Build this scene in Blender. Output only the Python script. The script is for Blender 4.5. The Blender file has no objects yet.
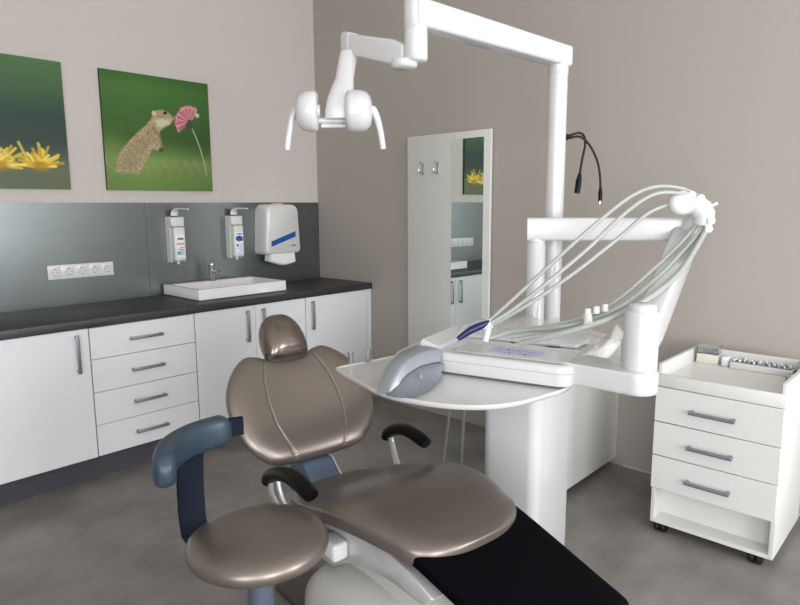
import bpy, bmesh, math, random
import numpy as np
from mathutils import Vector, Matrix
PI = math.pi
random.seed(4)
S = bpy.context.scene
COL = S.collection

# ------------------------------------------------------------------ materials
def lin(c):
    return tuple((x/12.92 if x <= .04045 else ((x+.055)/1.055)**2.4) for x in c)
def mat(name, rgb, rough=.5, metal=0., bump=0., bscale=60., var=0., vscale=4., coat=0., alpha=1., trans=0., spec=.5, stretch=None, srgb=True, rvar=0.):
    m = bpy.data.materials.new(name); m.use_nodes = True
    nt = m.node_tree; b = nt.nodes['Principled BSDF']
    c = lin(rgb) if srgb else rgb
    b.inputs['Base Color'].default_value = (*c, 1)
    b.inputs['Roughness'].default_value = rough
    b.inputs['Metallic'].default_value = metal
    b.inputs['Specular IOR Level'].default_value = spec
    b.inputs['Coat Weight'].default_value = coat
    b.inputs['Coat Roughness'].default_value = .12
    b.inputs['Transmission Weight'].default_value = trans
    b.inputs['Alpha'].default_value = alpha
    if bump or var or rvar:
        tc = nt.nodes.new('ShaderNodeTexCoord'); mp = nt.nodes.new('ShaderNodeMapping')
        nt.links.new(tc.outputs['Object'], mp.inputs['Vector'])
        if stretch: mp.inputs['Scale'].default_value = stretch
    if var:
        n = nt.nodes.new('ShaderNodeTexNoise'); n.inputs['Scale'].default_value = vscale
        n.inputs['Detail'].default_value = 6; n.inputs['Roughness'].default_value = .6
        nt.links.new(mp.outputs['Vector'], n.inputs['Vector'])
        r = nt.nodes.new('ShaderNodeValToRGB')
        r.color_ramp.elements[0].position = .3; r.color_ramp.elements[1].position = .7
        r.color_ramp.elements[0].color = (*[x*(1-var) for x in c], 1)
        r.color_ramp.elements[1].color = (*[min(1, x*(1+var)) for x in c], 1)
        nt.links.new(n.outputs['Fac'], r.inputs['Fac']); nt.links.new(r.outputs['Color'], b.inputs['Base Color'])
        if rvar:
            q = nt.nodes.new('ShaderNodeMapRange'); q.inputs['To Min'].default_value = rough-rvar; q.inputs['To Max'].default_value = rough+rvar
            nt.links.new(n.outputs['Fac'], q.inputs['Value']); nt.links.new(q.outputs['Result'], b.inputs['Roughness'])
    if bump:
        n2 = nt.nodes.new('ShaderNodeTexNoise'); n2.inputs['Scale'].default_value = bscale; n2.inputs['Detail'].default_value = 4
        nt.links.new(mp.outputs['Vector'], n2.inputs['Vector'])
        bp = nt.nodes.new('ShaderNodeBump'); bp.inputs['Strength'].default_value = bump; bp.inputs['Distance'].default_value = .002
        nt.links.new(n2.outputs['Fac'], bp.inputs['Height']); nt.links.new(bp.outputs['Normal'], b.inputs['Normal'])
    return m

M = dict(
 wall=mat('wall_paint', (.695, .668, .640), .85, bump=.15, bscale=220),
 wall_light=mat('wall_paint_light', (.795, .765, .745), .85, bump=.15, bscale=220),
 ceil=mat('ceiling_paint', (.93, .92, .90), .9),
 floor=mat('floor_vinyl', (.495, .478, .468), .42, var=.30, vscale=3.2, bump=.1, bscale=90, rvar=.08),
 splash=mat('splash_metal', (.475, .50, .50), .34, metal=.85, var=.05, vscale=3, spec=.4),
 worktop=mat('worktop_laminate', (.20, .20, .225), .42, var=.35, vscale=7, stretch=(.7, 6, 6), bump=.2, bscale=60),
 plinth=mat('plinth_dark', (.27, .27, .30), .5),
 white=mat('white_gloss_laminate', (.90, .905, .915), .28),
 inner=mat('white_inner', (.86, .86, .86), .5),
 gap=mat('gap_grey', (.45, .45, .46), .7),
 cart=mat('cart_laminate', (.88, .88, .87), .35),
 steel=mat('satin_steel', (.56, .57, .60), .38, metal=.6),
 chrome=mat('chrome', (.80, .80, .82), .12, metal=1.),
 mirror=mat('mirror_glass', (.90, .93, .91), .01, metal=1.),
 plastic=mat('white_plastic', (.87, .87, .865), .25, coat=.3),
 lacq=mat('white_lacquer', (.83, .83, .835), .22, coat=.4),
 ceramic=mat('white_ceramic', (.93, .93, .94), .12, coat=.5),
 vinyl=mat('pearl_brown_vinyl', (.525, .490, .462), .34, metal=.7, coat=.05, bump=.08, bscale=300),
 vinyl_gloss=mat('pearl_brown_gloss', (.50, .462, .435), .21, metal=.85),
 seam=mat('seam_dark', (.30, .27, .25), .5),
 blue=mat('slate_blue_plastic', (.19, .25, .305), .38),
 navy=mat('dark_navy_steel', (.06, .09, .145), .65, spec=.15),
 black=mat('black_plastic', (.012, .012, .014), .38, spec=.25),
 cover=mat('black_cover', (.012, .014, .03), .65, spec=.06, bump=.25, bscale=25),
 base=mat('base_grey', (.745, .74, .725), .35, coat=.15),
 frame=mat('frame_silver', (.78, .78, .78), .3, metal=.35),
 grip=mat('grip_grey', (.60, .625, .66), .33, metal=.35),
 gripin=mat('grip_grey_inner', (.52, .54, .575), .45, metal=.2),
 hose=mat('hose_grey', (.66, .68, .66), .35),
 stool_col=mat('stool_column', (.42, .45, .53), .3, metal=.5),
 screen=mat('display_film', (.86, .87, .87), .15, var=.06, vscale=30),
 lilac=mat('label_lilac', (.78, .78, .90), .4),
 lab_blue=mat('label_blue', (.10, .32, .62), .4),
 lab_ltblue=mat('label_light_blue', (.55, .68, .85), .4),
 lab_orange=mat('label_orange', (.85, .55, .40), .5),
 lab_white=mat('label_white', (.93, .94, .96), .4),
 ink=mat('ink_grey', (.35, .37, .42), .6),
 paper=mat('paper', (.93, .94, .95), .9, bump=.3, bscale=60),
 cream=mat('cream_box', (.88, .86, .81), .6),
 rubber=mat('rubber', (.04, .04, .045), .6),
 navyblue=mat('handpiece_blue', (.06, .10, .32), .3),
 plate=mat('floor_plate', (.30, .27, .24), .4, metal=.3),
 steelplate=mat('rod_grey', (.62, .66, .65), .35, metal=.3),
 glassy=mat('clear_plastic', (.95, .96, .96), .05, trans=.95, spec=.5),
 film=mat('protective_film', (.95, .96, .95), .12, bump=.6, bscale=22, alpha=.28),
 pane=mat('window_pane', (.97, .98, .98), .0, trans=1.),
)

# ------------------------------------------------------------------ geometry helpers
def vec(p): return Vector(p)
class B:
    """collects geometry for one mesh; materials are given per added shape"""
    def __init__(s): s.bm = bmesh.new(); s.mats = []
    def _mi(s, m):
        if m not in s.mats: s.mats.append(m)
        return s.mats.index(m)
    def _merge(s, t, m, mx=None):
        bmesh.ops.recalc_face_normals(t, faces=t.faces[:])
        if mx is not None: t.transform(mx)
        i = s._mi(m); mp = {}
        for v in t.verts: mp[v] = s.bm.verts.new(v.co)
        for f in t.faces:
            try:
                g = s.bm.faces.new([mp[v] for v in f.verts]); g.material_index = i
            except ValueError: pass
        t.free()
    def box(s, a, b, m, bev=0., seg=2, mx=None):
        t = bmesh.new(); bmesh.ops.create_cube(t, size=1)
        a, b = Vector(a), Vector(b); c = (a+b)/2; d = b-a
        for v in t.verts: v.co = Vector((c.x+v.co.x*d.x, c.y+v.co.y*d.y, c.z+v.co.z*d.z))
        if bev: bmesh.ops.bevel(t, geom=t.edges[:], offset=min(bev, .49*min(abs(x) for x in d)), segments=seg, profile=.5, affect='EDGES')
        s._merge(t, m, mx); return s
    def prism(s, pts, d, m, bev=0., seg=2, mx=None):
        """pts: closed 3-D outline; d: extrusion vector"""
        t = bmesh.new(); d = Vector(d)
        a = [t.verts.new(p) for p in pts]; b = [t.verts.new(Vector(p)+d) for p in pts]
        n = len(pts); t.faces.new(a); t.faces.new(b[::-1])
        for i in range(n): t.faces.new([a[i], b[i], b[(i+1) % n], a[(i+1) % n]])
        if bev: bmesh.ops.bevel(t, geom=t.edges[:], offset=bev, segments=seg, profile=.5, affect='EDGES', clamp_overlap=True)
        s._merge(t, m, mx); return s
    def loft(s, rings, m, cap=True, closed=False, mx=None):
        t = bmesh.new(); R = [[t.verts.new(p) for p in r] for r in rings]; n = len(R[0])
        k = len(R)
        for i in range(k if closed else k-1):
            A, C = R[i], R[(i+1) % k]
            for j in range(n): t.faces.new([A[j], A[(j+1) % n], C[(j+1) % n], C[j]])
        if cap and not closed:
            t.faces.new(R[0][::-1]); t.faces.new(R[-1])
        s._merge(t, m, mx); return s
    def tube(s, pts, r, m, n=12, smooth=0, sx=1., up=None, mx=None):
        """r: number or list; sx squeezes section along the second axis"""
        pts = [Vector(p) for p in pts]; rr = r if isinstance(r, (list, tuple)) else [r]*len(pts)
        if smooth:
            q, qr = [], []
            for i in range(len(pts)-1):
                p0, p1, p2, p3 = pts[max(0, i-1)], pts[i], pts[i+1], pts[min(len(pts)-1, i+2)]
                for k in range(smooth):
                    t = k/smooth
                    q.append(.5*((2*p1)+(p2-p0)*t+(2*p0-5*p1+4*p2-p3)*t*t+(3*p1-p0-3*p2+p3)*t**3)); qr.append(rr[i]*(1-t)+rr[i+1]*t)
            q.append(pts[-1]); qr.append(rr[-1]); pts, rr = q, qr
        rings = []; u = None
        for i, p in enumerate(pts):
            T = (pts[min(i+1, len(pts)-1)]-pts[max(0, i-1)]).normalized()
            if u is None:
                u = Vector(up) if up else (Vector((0, 0, 1)) if abs(T.z) < .9 else Vector((1, 0, 0)))
            elif up: u = Vector(up)
            u = (u-T*u.dot(T)).normalized(); v = T.cross(u)
            rings.append([p+u*math.cos(2*PI*k/n)*rr[i]+v*math.sin(2*PI*k/n)*rr[i]*sx for k in range(n)])
        s.loft(rings, m, mx=mx); return s
    def lathe(s, prof, m, n=32, c=(0, 0, 0), axis=(0, 0, 1), mx=None):
        """prof: list of (r, h) along axis; ends with r=0 are closed by a tiny ring"""
        ax = Vector(axis).normalized(); u = ax.orthogonal().normalized(); v = ax.cross(u); c = Vector(c)
        rings = [[c+ax*h+(u*math.cos(2*PI*k/n)+v*math.sin(2*PI*k/n))*max(r, 1e-4) for k in range(n)] for r, h in prof]
        s.loft(rings, m, mx=mx); return s
    def make(s, name, parent=None, sharp=38, off=None):
        bm = s.bm
        if off is not None: bmesh.ops.translate(bm, vec=-Vector(off), verts=bm.verts[:])
        bm.normal_update()
        for e in bm.edges:
            if len(e.link_faces) == 2: e.smooth = e.calc_face_angle(0) < math.radians(sharp)
        for f in bm.faces: f.smooth = True
        me = bpy.data.meshes.new(name); bm.to_mesh(me); bm.free()
        for m in s.mats: me.materials.append(M[m])
        o = bpy.data.objects.new(name, me); COL.objects.link(o)
        if parent is not None: o.parent = parent
        return o

def thing(name, label, cat, loc=(0, 0, 0), rz=0., group=None):
    o = bpy.data.objects.new(name, None); COL.objects.link(o); o.empty_display_size = .1
    o.location = loc; o.rotation_euler = (0, 0, rz); o['label'] = label; o['category'] = cat
    if group: o['group'] = group
    return o
def tag(o, label, cat, group=None, kind=None):
    if label: o['label'] = label
    if cat: o['category'] = cat
    if group: o['group'] = group
    if kind: o['kind'] = kind
    return o
def struct(b, name):
    o = b.make(name); o['kind'] = 'structure'; return o
def single(b, name, label, cat, loc, group=None):
    """a thing that is one mesh, built in world coordinates, origin at loc"""
    o = b.make(name, off=loc); o.location = loc; return tag(o, label, cat, group)

# ------------------------------------------------------------------ room
RX, RY, RZ = 6.2, 7.4, 3.3
struct(B().box((-.2, -.2, -.1), (RX+.2, RY+.2, 0), 'floor'), 'floor')
struct(B().box((-.2, -.2, RZ), (RX+.2, RY+.2, RZ+.1), 'ceil'), 'ceiling')
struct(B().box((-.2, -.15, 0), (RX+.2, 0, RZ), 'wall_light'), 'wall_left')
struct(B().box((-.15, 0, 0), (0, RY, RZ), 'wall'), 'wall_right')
# window wall behind the camera
W1, W2, WZ0, WZ1 = (.15, 1.75), (2.9, 5.1), .45, 2.85
b = B()
for x0, x1 in ((0, W1[0]), (W1[1], W2[0]), (W2[1], RX)): b.box((x0, RY, 0), (x1, RY+.2, RZ), 'wall')
for x0, x1 in (W1, W2):
    b.box((x0, RY, 0), (x1, RY+.2, WZ0), 'wall'); b.box((x0, RY, WZ1), (x1, RY+.2, RZ), 'wall')
struct(b, 'wall_back')
# side wall with one window
W3 = (4.4, 6.8)
b = B(); b.box((RX, 0, 0), (RX+.2, W3[0], RZ), 'wall'); b.box((RX, W3[1], 0), (RX+.2, RY, RZ), 'wall')
b.box((RX, W3[0], 0), (RX+.2, W3[1], WZ0), 'wall'); b.box((RX, W3[0], WZ1), (RX+.2, W3[1], RZ), 'wall')
struct(b, 'wall_front')
def window(n, p0, p1, axis):
    # p0,p1 lower/upper corner in (along, z); axis 'x' runs along x at y=RY, 'y' along y at x=RX
    def P(a, d, z): return (a, RY+d, z) if axis == 'x' else (RX+d, a, z)
    b = B()
    for a0, a1, z0, z1 in ((p0[0], p1[0], p0[1], p0[1]+.06), (p0[0], p1[0], p1[1]-.06, p1[1]), (p0[0], p0[0]+.06, p0[1], p1[1]), (p1[0]-.06, p1[0], p0[1], p1[1]), ((p0[0]+p1[0])/2-.035, (p0[0]+p1[0])/2+.035, p0[1], p1[1])):
        b.box(P(a0, .08, z0), P(a1, .14, z1), 'white')
    w = struct(b, 'window_%d' % n)
    B().box(P(p0[0]+.05, .105, p0[1]+.05), P(p1[0]-.05, .112, p1[1]-.05), 'pane').make('window_glass', w)
    B().box(P(p0[0], -.04, p0[1]-.03), P(p1[0], .1, p0[1]), 'white', .006).make('window_sill', w)
window(1, (W1[0], WZ0), (W1[1], WZ1), 'x'); window(2, (W2[0], WZ0), (W2[1], WZ1), 'x'); window(3, (W3[0], WZ0), (W3[1], WZ1), 'y')
struct(B().box((.0, 2.69, 0), (.008, RY, .009), 'wall_light'), 'baseboard_right')

# ------------------------------------------------------------------ cabinet run on the left wall
H, T, CF = .912, .046, .60          # worktop top, thickness, carcass front (doors reach CF+.02)
DF = CF+.02
XE = 2.745
o = B().box((.0, .008, H-T), (XE, .632, H), 'worktop', .003)
single(o, 'worktop', 'long dark anthracite worktop running over the white cabinets', 'worktop', (XE/2, .3, H-T))
o = B().box((.0, .1, 0), (XE, .555, .135), 'plinth')
single(o, 'plinth', 'dark grey recessed plinth strip under the white wall cabinets', 'plinth', (XE/2, .5, 0))
for x0, x1, l in ((0., 1.484, 'dark metallic splashback panel behind the sink and dispensers'), (1.488, XE, 'dark metallic splashback panel behind the white socket strip')):
    single(B().box((x0+.001, .001, H+.001), (x1, .008, 1.533), 'splash'), 'splashback_panel', l, 'splashback', ((x0+x1)/2, 0, H), 'splashback panels over the worktop')
def carcass(p, x0, x1):
    b = B(); w = x1-x0
    b.box((0, .05-.5, .137), (.018, CF-.5, H-T-.002), 'inner').box((w-.018, .05-.5, .137), (w, CF-.5, H-T-.002), 'inner')
    b.box((.018, .05-.5, .137), (w-.018, CF-.5, .155), 'inner').box((.018, .05-.5, .155), (w-.018, .06-.5, H-T-.002), 'inner')
    b.box((.018, CF-.52, H-T-.02), (w-.018, CF-.5, H-T-.002), 'inner')
    b.make('body', p)
def bar_handle(p, a, b_, out=.028):
    """a,b_: ends in parent's coords on the front face (y=front), bar stands off in +y"""
    a, b_ = Vector(a), Vector(b_); d = (b_-a).normalized(); h = B()
    w = Vector((0, 0, 1)) if abs(d.x) > .5 else Vector((1, 0, 0))
    o_ = Vector((0, out, 0)); e = d*.012; q = w*.0085
    def bx(p0, p1): 
        lo = Vector([min(p0[i], p1[i]) for i in range(3)]); hi = Vector([max(p0[i], p1[i]) for i in range(3)]); h.box(lo, hi, 'steel', .002)
    bx(a-e-q+o_*.7, b_+e+q+o_)
    bx(a-q-d*.006, a+q+d*.006+o_*.75); bx(b_-q-d*.006, b_+q+d*.006+o_*.75)
    return h.make('handle', p)
G = .0016
def door(p, x0, x1, hx, z0=.139, z1=H-T-.003):
    d = B().box((x0+G, CF-.499, z0), (x1-G, DF-.5, z1), 'white', .0012, 1).make('door', p)
    bar_handle(d, (hx, DF-.5, .64), (hx, DF-.5, .826))
zs = [.139, .316, .501, .687, H-T-.003]
t = thing('door_cabinet', 'white single door base cabinet at the left edge, with long vertical handle', 'cabinet', (2.135, .5, 0)); carcass(t, 2.135, 2.735); door(t, 0, .600, .065)
t = thing('drawer_cabinet', 'white base cabinet with four drawers under the worktop', 'cabinet', (1.515, .5, 0)); carcass(t, 1.515, 2.131)
for i in range(4):
    d = B().box((G, CF-.499, zs[i]+G), (.616-G, DF-.5, zs[i+1]-G), 'white', .0012, 1).make('drawer', t)
    z = (zs[i]+zs[i+1])/2; bar_handle(d, (.222, DF-.5, z), (.394, DF-.5, z))
t = thing('sink_cabinet', 'white two door base cabinet below the sink, partly behind the brown headrest', 'cabinet', (.656, .5, 0)); carcass(t, .656, 1.511)
door(t, 0, .420, .363); door(t, .420, .855, .486)
t = thing('door_cabinet', 'white single door base cabinet in the corner under the right end of the worktop', 'cabinet', (.048, .5, 0)); carcass(t, .048, .652); door(t, 0, .604, .549)
single(B().box((.001, CF-.1, .137), (.044, DF-.004, H-T-.002), 'white'), 'filler_strip', 'narrow white filler strip between corner cabinet and wall', 'filler strip', (.02, .5, .137))

# sink: ceramic vessel
t = thing('washbasin', 'white rectangular ceramic washbasin standing on the dark worktop', 'sink', (1.062, .262, H))
SX, SY, SH = .342, .235, .073
def rrect(hx, hy, z, r, n=6, cx=0, cy=0):
    out = []
    for k, (sx, sy) in enumerate(((1, 1), (-1, 1), (-1, -1), (1, -1))):
        for i in range(n+1):
            a = PI/2*k+PI/2*i/n
            out.append((cx+sx*(hx-r)+r*math.cos(a), cy+sy*(hy-r)+r*math.sin(a), z))
    return out
b = B()
prof = [(SX-.012, SY-.012, 0, .01), (SX, SY, .006, .012), (SX, SY, SH-.003, .012), (SX-.003, SY-.003, SH, .012)]
rings = [rrect(x, y, z, r) for x, y, z, r in prof]
rings += [rrect(SX-.018, SY-.05, SH, .02, cy=.032), rrect(SX-.024, SY-.056, SH-.008, .02, cy=.032), rrect(SX-.05, SY-.075, .018, .03, cy=.032), rrect(.03, .03, .014, .029, cy=.03)]
b.loft(rings, 'ceramic'); b.make('basin', t, sharp=50)
B().lathe([(.022, .0142), (.022, .017), (.012, .0185), (0, .0185)], 'chrome', c=(0, .03, 0)).make('drain', t)
t = thing('tap', 'small chrome mixer tap standing at the back of the washbasin', 'tap', (1.07, .098, H+SH))
B().lathe([(.026, 0), (.026, .006), (.021, .01), (.020, .10), (.023, .104), (.023, .122), (.018, .13), (0, .13)], 'chrome', 24).make('tap_body', t)
B().tube([(0, .01, .062), (0, .05, .07), (0, .11, .066), (0, .125, .058)], [.015, .013, .012, .011], 'chrome', smooth=4).make('spout', t)
B().tube([(0, 0, .128), (0, .008, .145), (0, .03, .175)], [.010, .008, .005], 'chrome', smooth=3).make('lever', t)

# sockets
t = thing('socket_strip', 'white strip of five round wall sockets on the dark splashback', 'socket', (1.917, .0085, 1.118))
B().box((-.195, 0, -.043), (.195, .008, .043), 'plastic', .003).make('frame', t)
for i in range(5):
    cx = -.154+i*.077; b = B()
    b.box((cx-.032, .0081, -.036), (cx+.032, .0115, .036), 'plastic', .0015)
    b.lathe([(.025, .0116), (.025, .0145), (.0215, .0145), (.0205, .0125), (0, .0125)], 'plastic', 28, (cx, 0, 0), (0, 1, 0))
    for s in (-1, 1): b.lathe([(.0032, .0126), (.0032, .0132), (0, .0132)], 'ink', 10, (cx+s*.0095, 0, 0), (0, 1, 0)); b.box((cx-.003, .0127, s*.017-.003), (cx+.003, .0152, s*.017+.003), 'ink')
    for k in range(28):   # dark shadow gap ring of the cup
        a = 2*PI*k/28; a2 = 2*PI*(k+1)/28
        b.prism([(cx+.0195*math.cos(a), .0127, .0195*math.sin(a)), (cx+.0208*math.cos(a), .0127, .0208*math.sin(a)), (cx+.0208*math.cos(a2), .0127, .0208*math.sin(a2)), (cx+.0195*math.cos(a2), .0127, .0195*math.sin(a2))], (0, .0004, 0), 'gap')
    b.make('socket', t)

# soap dispensers
def dispenser(x, label, kind):
    t = thing('soap_dispenser', label, 'soap dispenser', (x+.004, .0085, 1.13), 0, 'soap dispensers over the washbasin'); t.scale = (1.2, 1.12, 1.03)
    B().box((-.042, 0, .0), (.042, .006, .30), 'plastic', .002).box((-.040, .006, .235), (.040, .072, .298), 'plastic', .008, 3).box((-.041, .006, .0), (-.036, .05, .30), 'plastic').box((.036, .006, .0), (.041, .05, .30), 'plastic').make('housing', t)
    b = B().box((-.034, .008, .012), (.034, .088, .232), 'plastic', .010, 3)
    b.lathe([(.008, -.012), (.008, .014)], 'plastic', 12, (0, .05, 0)); b.make('bottle', t)
    l = B().box((-.026, .0882, .035), (.026, .0890, .185), 'lab_white')
    if kind == 'orange':
        l.box((-.024, .0891, .118), (.024, .0896, .128), 'lab_orange')
        for k in range(5): l.box((-.022, .0891, .052+k*.011), (.004+.014*(k % 2), .0896, .056+k*.011), 'ink')
        l.box((.002, .0891, .05), (.022, .0896, .075), 'lab_ltblue'); l.box((-.02, .0891, .15), (.016, .0896, .162), 'ink')
    else:
        l.prism([(-.024, .0891, .150), (-.024, .0891, .125), (.002, .0891, .118), (.024, .0891, .130), (.024, .0891, .152), (.0, .0891, .162)], (0, .0005, 0), 'lab_blue')
        for k in range(5): l.box((-.022, .0891, .045+k*.012), (.000+.012*((k+1) % 2), .0896, .049+k*.012), 'lab_ltblue')
        l.box((-.02, .0891, .168), (.016, .0896, .176), 'ink'); l.box((.008, .0891, .082), (.02, .0896, .1), 'lab_blue')
    l.make('product_label', t)
    b = B().tube([(0, .035, .29), (0, .037, .325), (0, .055, .345), (-.004, .10, .350), (-.012, .175, .348)], [.016, .014, .010, .006, .005], 'plastic', smooth=4, sx=1.6, up=(0, 0, 1)); b.make('lever', t)
    return t
dispenser(1.297, 'white wall soap dispenser left of the tap, label with orange line', 'orange')
dispenser(.835, 'white wall soap dispenser right of the tap, label with blue patch', 'blue')
# paper towel dispenser
t = thing('towel_dispenser', 'large white paper towel dispenser with diagonal blue stripe on the wall', 'paper towel dispenser', (.473, .0085, 1.138)); t.scale = (1.07, 1.12, 1.06)
b = B()
hw, hh, dd = .158, .36, .13
rings = []
for y, k in ((0, 1), (.07, 1), (.105, .985), (.122, .95), (.13, .9)):
    ring = []
    for (u_, z_, r_) in ((1, 1, .05), (-1, 1, .05), (-1, 0, .03), (1, 0, .03)):
        wx = hw*(1 if z_ == 0 else .9); cxx = u_*(wx-r_); czz = (hh-r_) if z_ else r_
        a0 = {(1, 1): 0, (-1, 1): 90, (-1, 0): 180, (1, 0): 270}[(u_, z_)]
        for i in range(7):
            a = math.radians(a0+90*i/6); ring.append((cxx+r_*math.cos(a), y, czz+r_*math.sin(a)))
    c = Vector((0, 0, hh/2)); ring = [(p[0]*k, p[1], c.z+(p[2]-c.z)*k) for p in ring]; rings.append(ring)
b.loft(rings, 'plastic'); b.box((-.03, .03, hh-.004), (.03, .09, hh+.006), 'plastic', .003); b.make('housing', t, sharp=50)
B().prism([(-.105, .1302, .165), (.11, .1302, .098), (.11, .1302, .06), (-.105, .1302, .125)], (0, .0008, 0), 'lab_blue').box((-.105, .1302, .058), (-.066, .131, .066), 'ink').make('stripe', t)
b = B(); pr = []
for k in range(9):
    f = k/8; pr.append((-.115+.23*f, -.062+.020*math.sin(f*PI*1.1)*-1+.012*f))
pts = [(x, .05, z) for x, z in pr]+[(.105, .05, .012), (-.105, .05, .012)]
b.prism(pts, (0, .05, .0), 'paper'); b.prism([(p[0]*.96, .102, p[2]-.004 if p[2] < 0 else p[2]) for p in pts], (0, .012, .01), 'paper'); b.make('paper_towel', t)

# ------------------------------------------------------------------ canvases: painted mesh grid with its own colour
def poly_dist(U, V, poly):
    P = np.array(poly); inside = np.zeros(U.shape, bool); d = np.full(U.shape, 9.); n = len(P)
    for i in range(n):
        (x0, y0), (x1, y1) = P[i], P[(i+1) % n]
        cond = ((y0 > V) != (y1 > V)) & (U < (x1-x0)*(V-y0)/((y1-y0) if y1 != y0 else 1e-9)+x0); inside ^= cond
        ex, ey = x1-x0, y1-y0; tt = np.clip(((U-x0)*ex+(V-y0)*ey)/(ex*ex+ey*ey+1e-12), 0, 1)
        d = np.minimum(d, np.hypot(U-x0-tt*ex, V-y0-tt*ey))
    return np.where(inside, -d, d)
def seg_dist(U, V, pts):
    d = np.full(U.shape, 9.)
    for (x0, y0), (x1, y1) in zip(pts, pts[1:]):
        ex, ey = x1-x0, y1-y0; tt = np.clip(((U-x0)*ex+(V-y0)*ey)/(ex*ex+ey*ey+1e-12), 0, 1)
        d = np.minimum(d, np.hypot(U-x0-tt*ex, V-y0-tt*ey))
    return d
def lay(I, a, c): a = np.clip(a, 0, 1)[..., None]; return I*(1-a)+np.array(c)/255.*a
def ramp(V, stops):
    return np.stack([np.interp(V, [s[0] for s in stops], [s[1][k]/255. for s in stops]) for k in range(3)], -1)
rng = np.random.RandomState(3)
N = 170
U, V = np.meshgrid((np.arange(N)+.5)/N, (np.arange(N)+.5)/N)
def ss(d, w=.006): return np.clip(.5-d/w, 0, 1)
# ground squirrel and flower
I2 = ramp(V, [(0, (104, 134, 62)), (.12, (112, 140, 66)), (.26, (128, 150, 84)), (.36, (84, 118, 48)), (.46, (52, 92, 30)), (.7, (56, 104, 34)), (.88, (66, 116, 40)), (1, (52, 100, 34))])
I2 = I2*(1-.10*np.abs(U-.35)[..., None]*2)
I2 = lay(I2, .35*np.exp(-((U-.95)**2/.02+(V-.4)**2/.01)), (30, 66, 24))
I2 = lay(I2, .5*np.exp(-((U-.05)**2/.02+(V-.35)**2/.02)), (112, 140, 70))
I2 = lay(I2, .25*np.clip(np.sin(U*60+np.sin(V*30)*2)*np.exp(-((V-.22)/.1)**2), 0, 1), (150, 165, 110))
sq = [(.640, .640), (.615, .682), (.578, .708), (.531, .719), (.477, .706), (.449, .679), (.425, .632), (.376, .574), (.291, .499), (.205, .416), (.132, .328), (.090, .243), (.065, .124), (.290, .128), (.335, .227), (.385, .303), (.423, .367), (.455, .356), (.50, .363), (.518, .40), (.503, .46), (.495, .52), (.542, .562), (.600, .595)]
d = poly_dist(U, V, sq); a = ss(d, .012)*np.clip((V-.125)/.05, 0, 1)
fur = ramp(np.clip((U*.8-V*.5+.3), 0, 1), [(0, (150, 132, 96)), (.5, (176, 158, 122)), (1, (190, 176, 150))])
spk = rng.rand(N, N); fur = fur*(.74+.5*spk[..., None])
fur = np.where((d < -.05)[..., None], fur*.93, fur)
I2 = I2*(1-a[..., None])+fur*a[..., None]
I2 = lay(I2, ss(np.hypot((U-.455)/1., (V-.68)/1.)-.022, .01), (205, 190, 155))           # ear
I2 = lay(I2, .8*ss(poly_dist(U, V, [(.46, .62), (.52, .645), (.6, .63), (.6, .60), (.52, .56), (.47, .57)]), .03), (214, 204, 184))  # cheek and throat
I2 = lay(I2, ss(np.hypot((U-.560)/1.3, V-.692)-.014, .008), (28, 22, 18))                # eye
I2 = lay(I2, ss(np.hypot(U-.645, V-.655)-.012, .01), (200, 140, 130))                    # nose
I2 = lay(I2, .6*ss(seg_dist(U, V, [(.44, .55), (.50, .46), (.515, .37)])-.012, .02), (120, 92, 66))   # foreleg
I2 = lay(I2, .85*ss(np.hypot((U-.50)/1., (V-.365)/.8)-.02, .015), (60, 45, 34))           # paw
stem = [(.821, .569), (.850, .50), (.888, .402), (.912, .31), (.930, .24), (.944, .144)]
I2 = lay(I2, ss(seg_dist(U, V, stem)-.007, .006)*np.clip((V-.13)/.04, 0, 1), (158, 178, 110))
for k, (c, r, a0, a1) in enumerate((((.785, .620), .125, 125, 215), ((.80, .63), .135, 62, 125))):
    for j in range(11):
        an = math.radians(a0+(a1-a0)*j/10); q = r*(1+.08*math.sin(j*2.1))
        I2 = lay(I2, ss(seg_dist(U, V, [(c[0]+.3*q*math.cos(an), c[1]+.3*q*math.sin(an)), (c[0]+q*math.cos(an), c[1]+q*math.sin(an))])-.013, .008), ((190, 112, 126), (214, 148, 156), (172, 92, 112))[(j*2+k) % 3])
    for j in range(6):
        an = math.radians(a0+(a1-a0)*j/5)
        I2 = lay(I2, .7*ss(np.hypot(U-c[0]-r*math.cos(an), V-c[1]-r*math.sin(an))-.010, .01), (228, 188, 186))
I2 = lay(I2, ss(np.hypot(U-.79, V-.60)-.034, .01), (62, 66, 52))
I2 = lay(I2, ss(np.hypot(U-.875, V-.70)-.022, .01), (212, 180, 180))
# yellow flowers on green
I1 = ramp(V, [(0, (92, 104, 74)), (.15, (98, 110, 84)), (.22, (84, 98, 78)), (.36, (48, 66, 58)), (.55, (40, 62, 56)), (.75, (58, 92, 60)), (1, (74, 112, 66))])
def spiky(I, cx, cy, s, seed):
    r_ = random.Random(seed)
    for j in range(30):
        an = math.radians(r_.uniform(-10, 190)); L = s*r_.uniform(.55, 1.15)
        x1, y1 = cx+L*math.cos(an), cy+L*math.sin(an)*.95
        x0 = cx+r_.uniform(-.3, .3)*s; y0 = cy+r_.uniform(-.15, .1)*s
        I = lay(I, .95*ss(seg_dist(U, V, [(x0, y0), (x1, y1)])-.010, .008), ((236, 206, 64), (214, 176, 40), (198, 158, 36), (242, 222, 110))[j % 4])
    return lay(I, .8*ss(np.hypot((U-cx)/1.4, V-cy+.02)-s*.28, .03), (170, 128, 28))
I1 = spiky(I1, .79, .19, .15, 2); I1 = spiky(I1, .50, .18, .16, 5); I1 = spiky(I1, .22, .19, .10, 9)
I1 = lay(I1, .85*ss(seg_dist(U, V, [(.70, .22), (.645, .355)])-.010, .01), (226, 200, 90))
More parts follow.
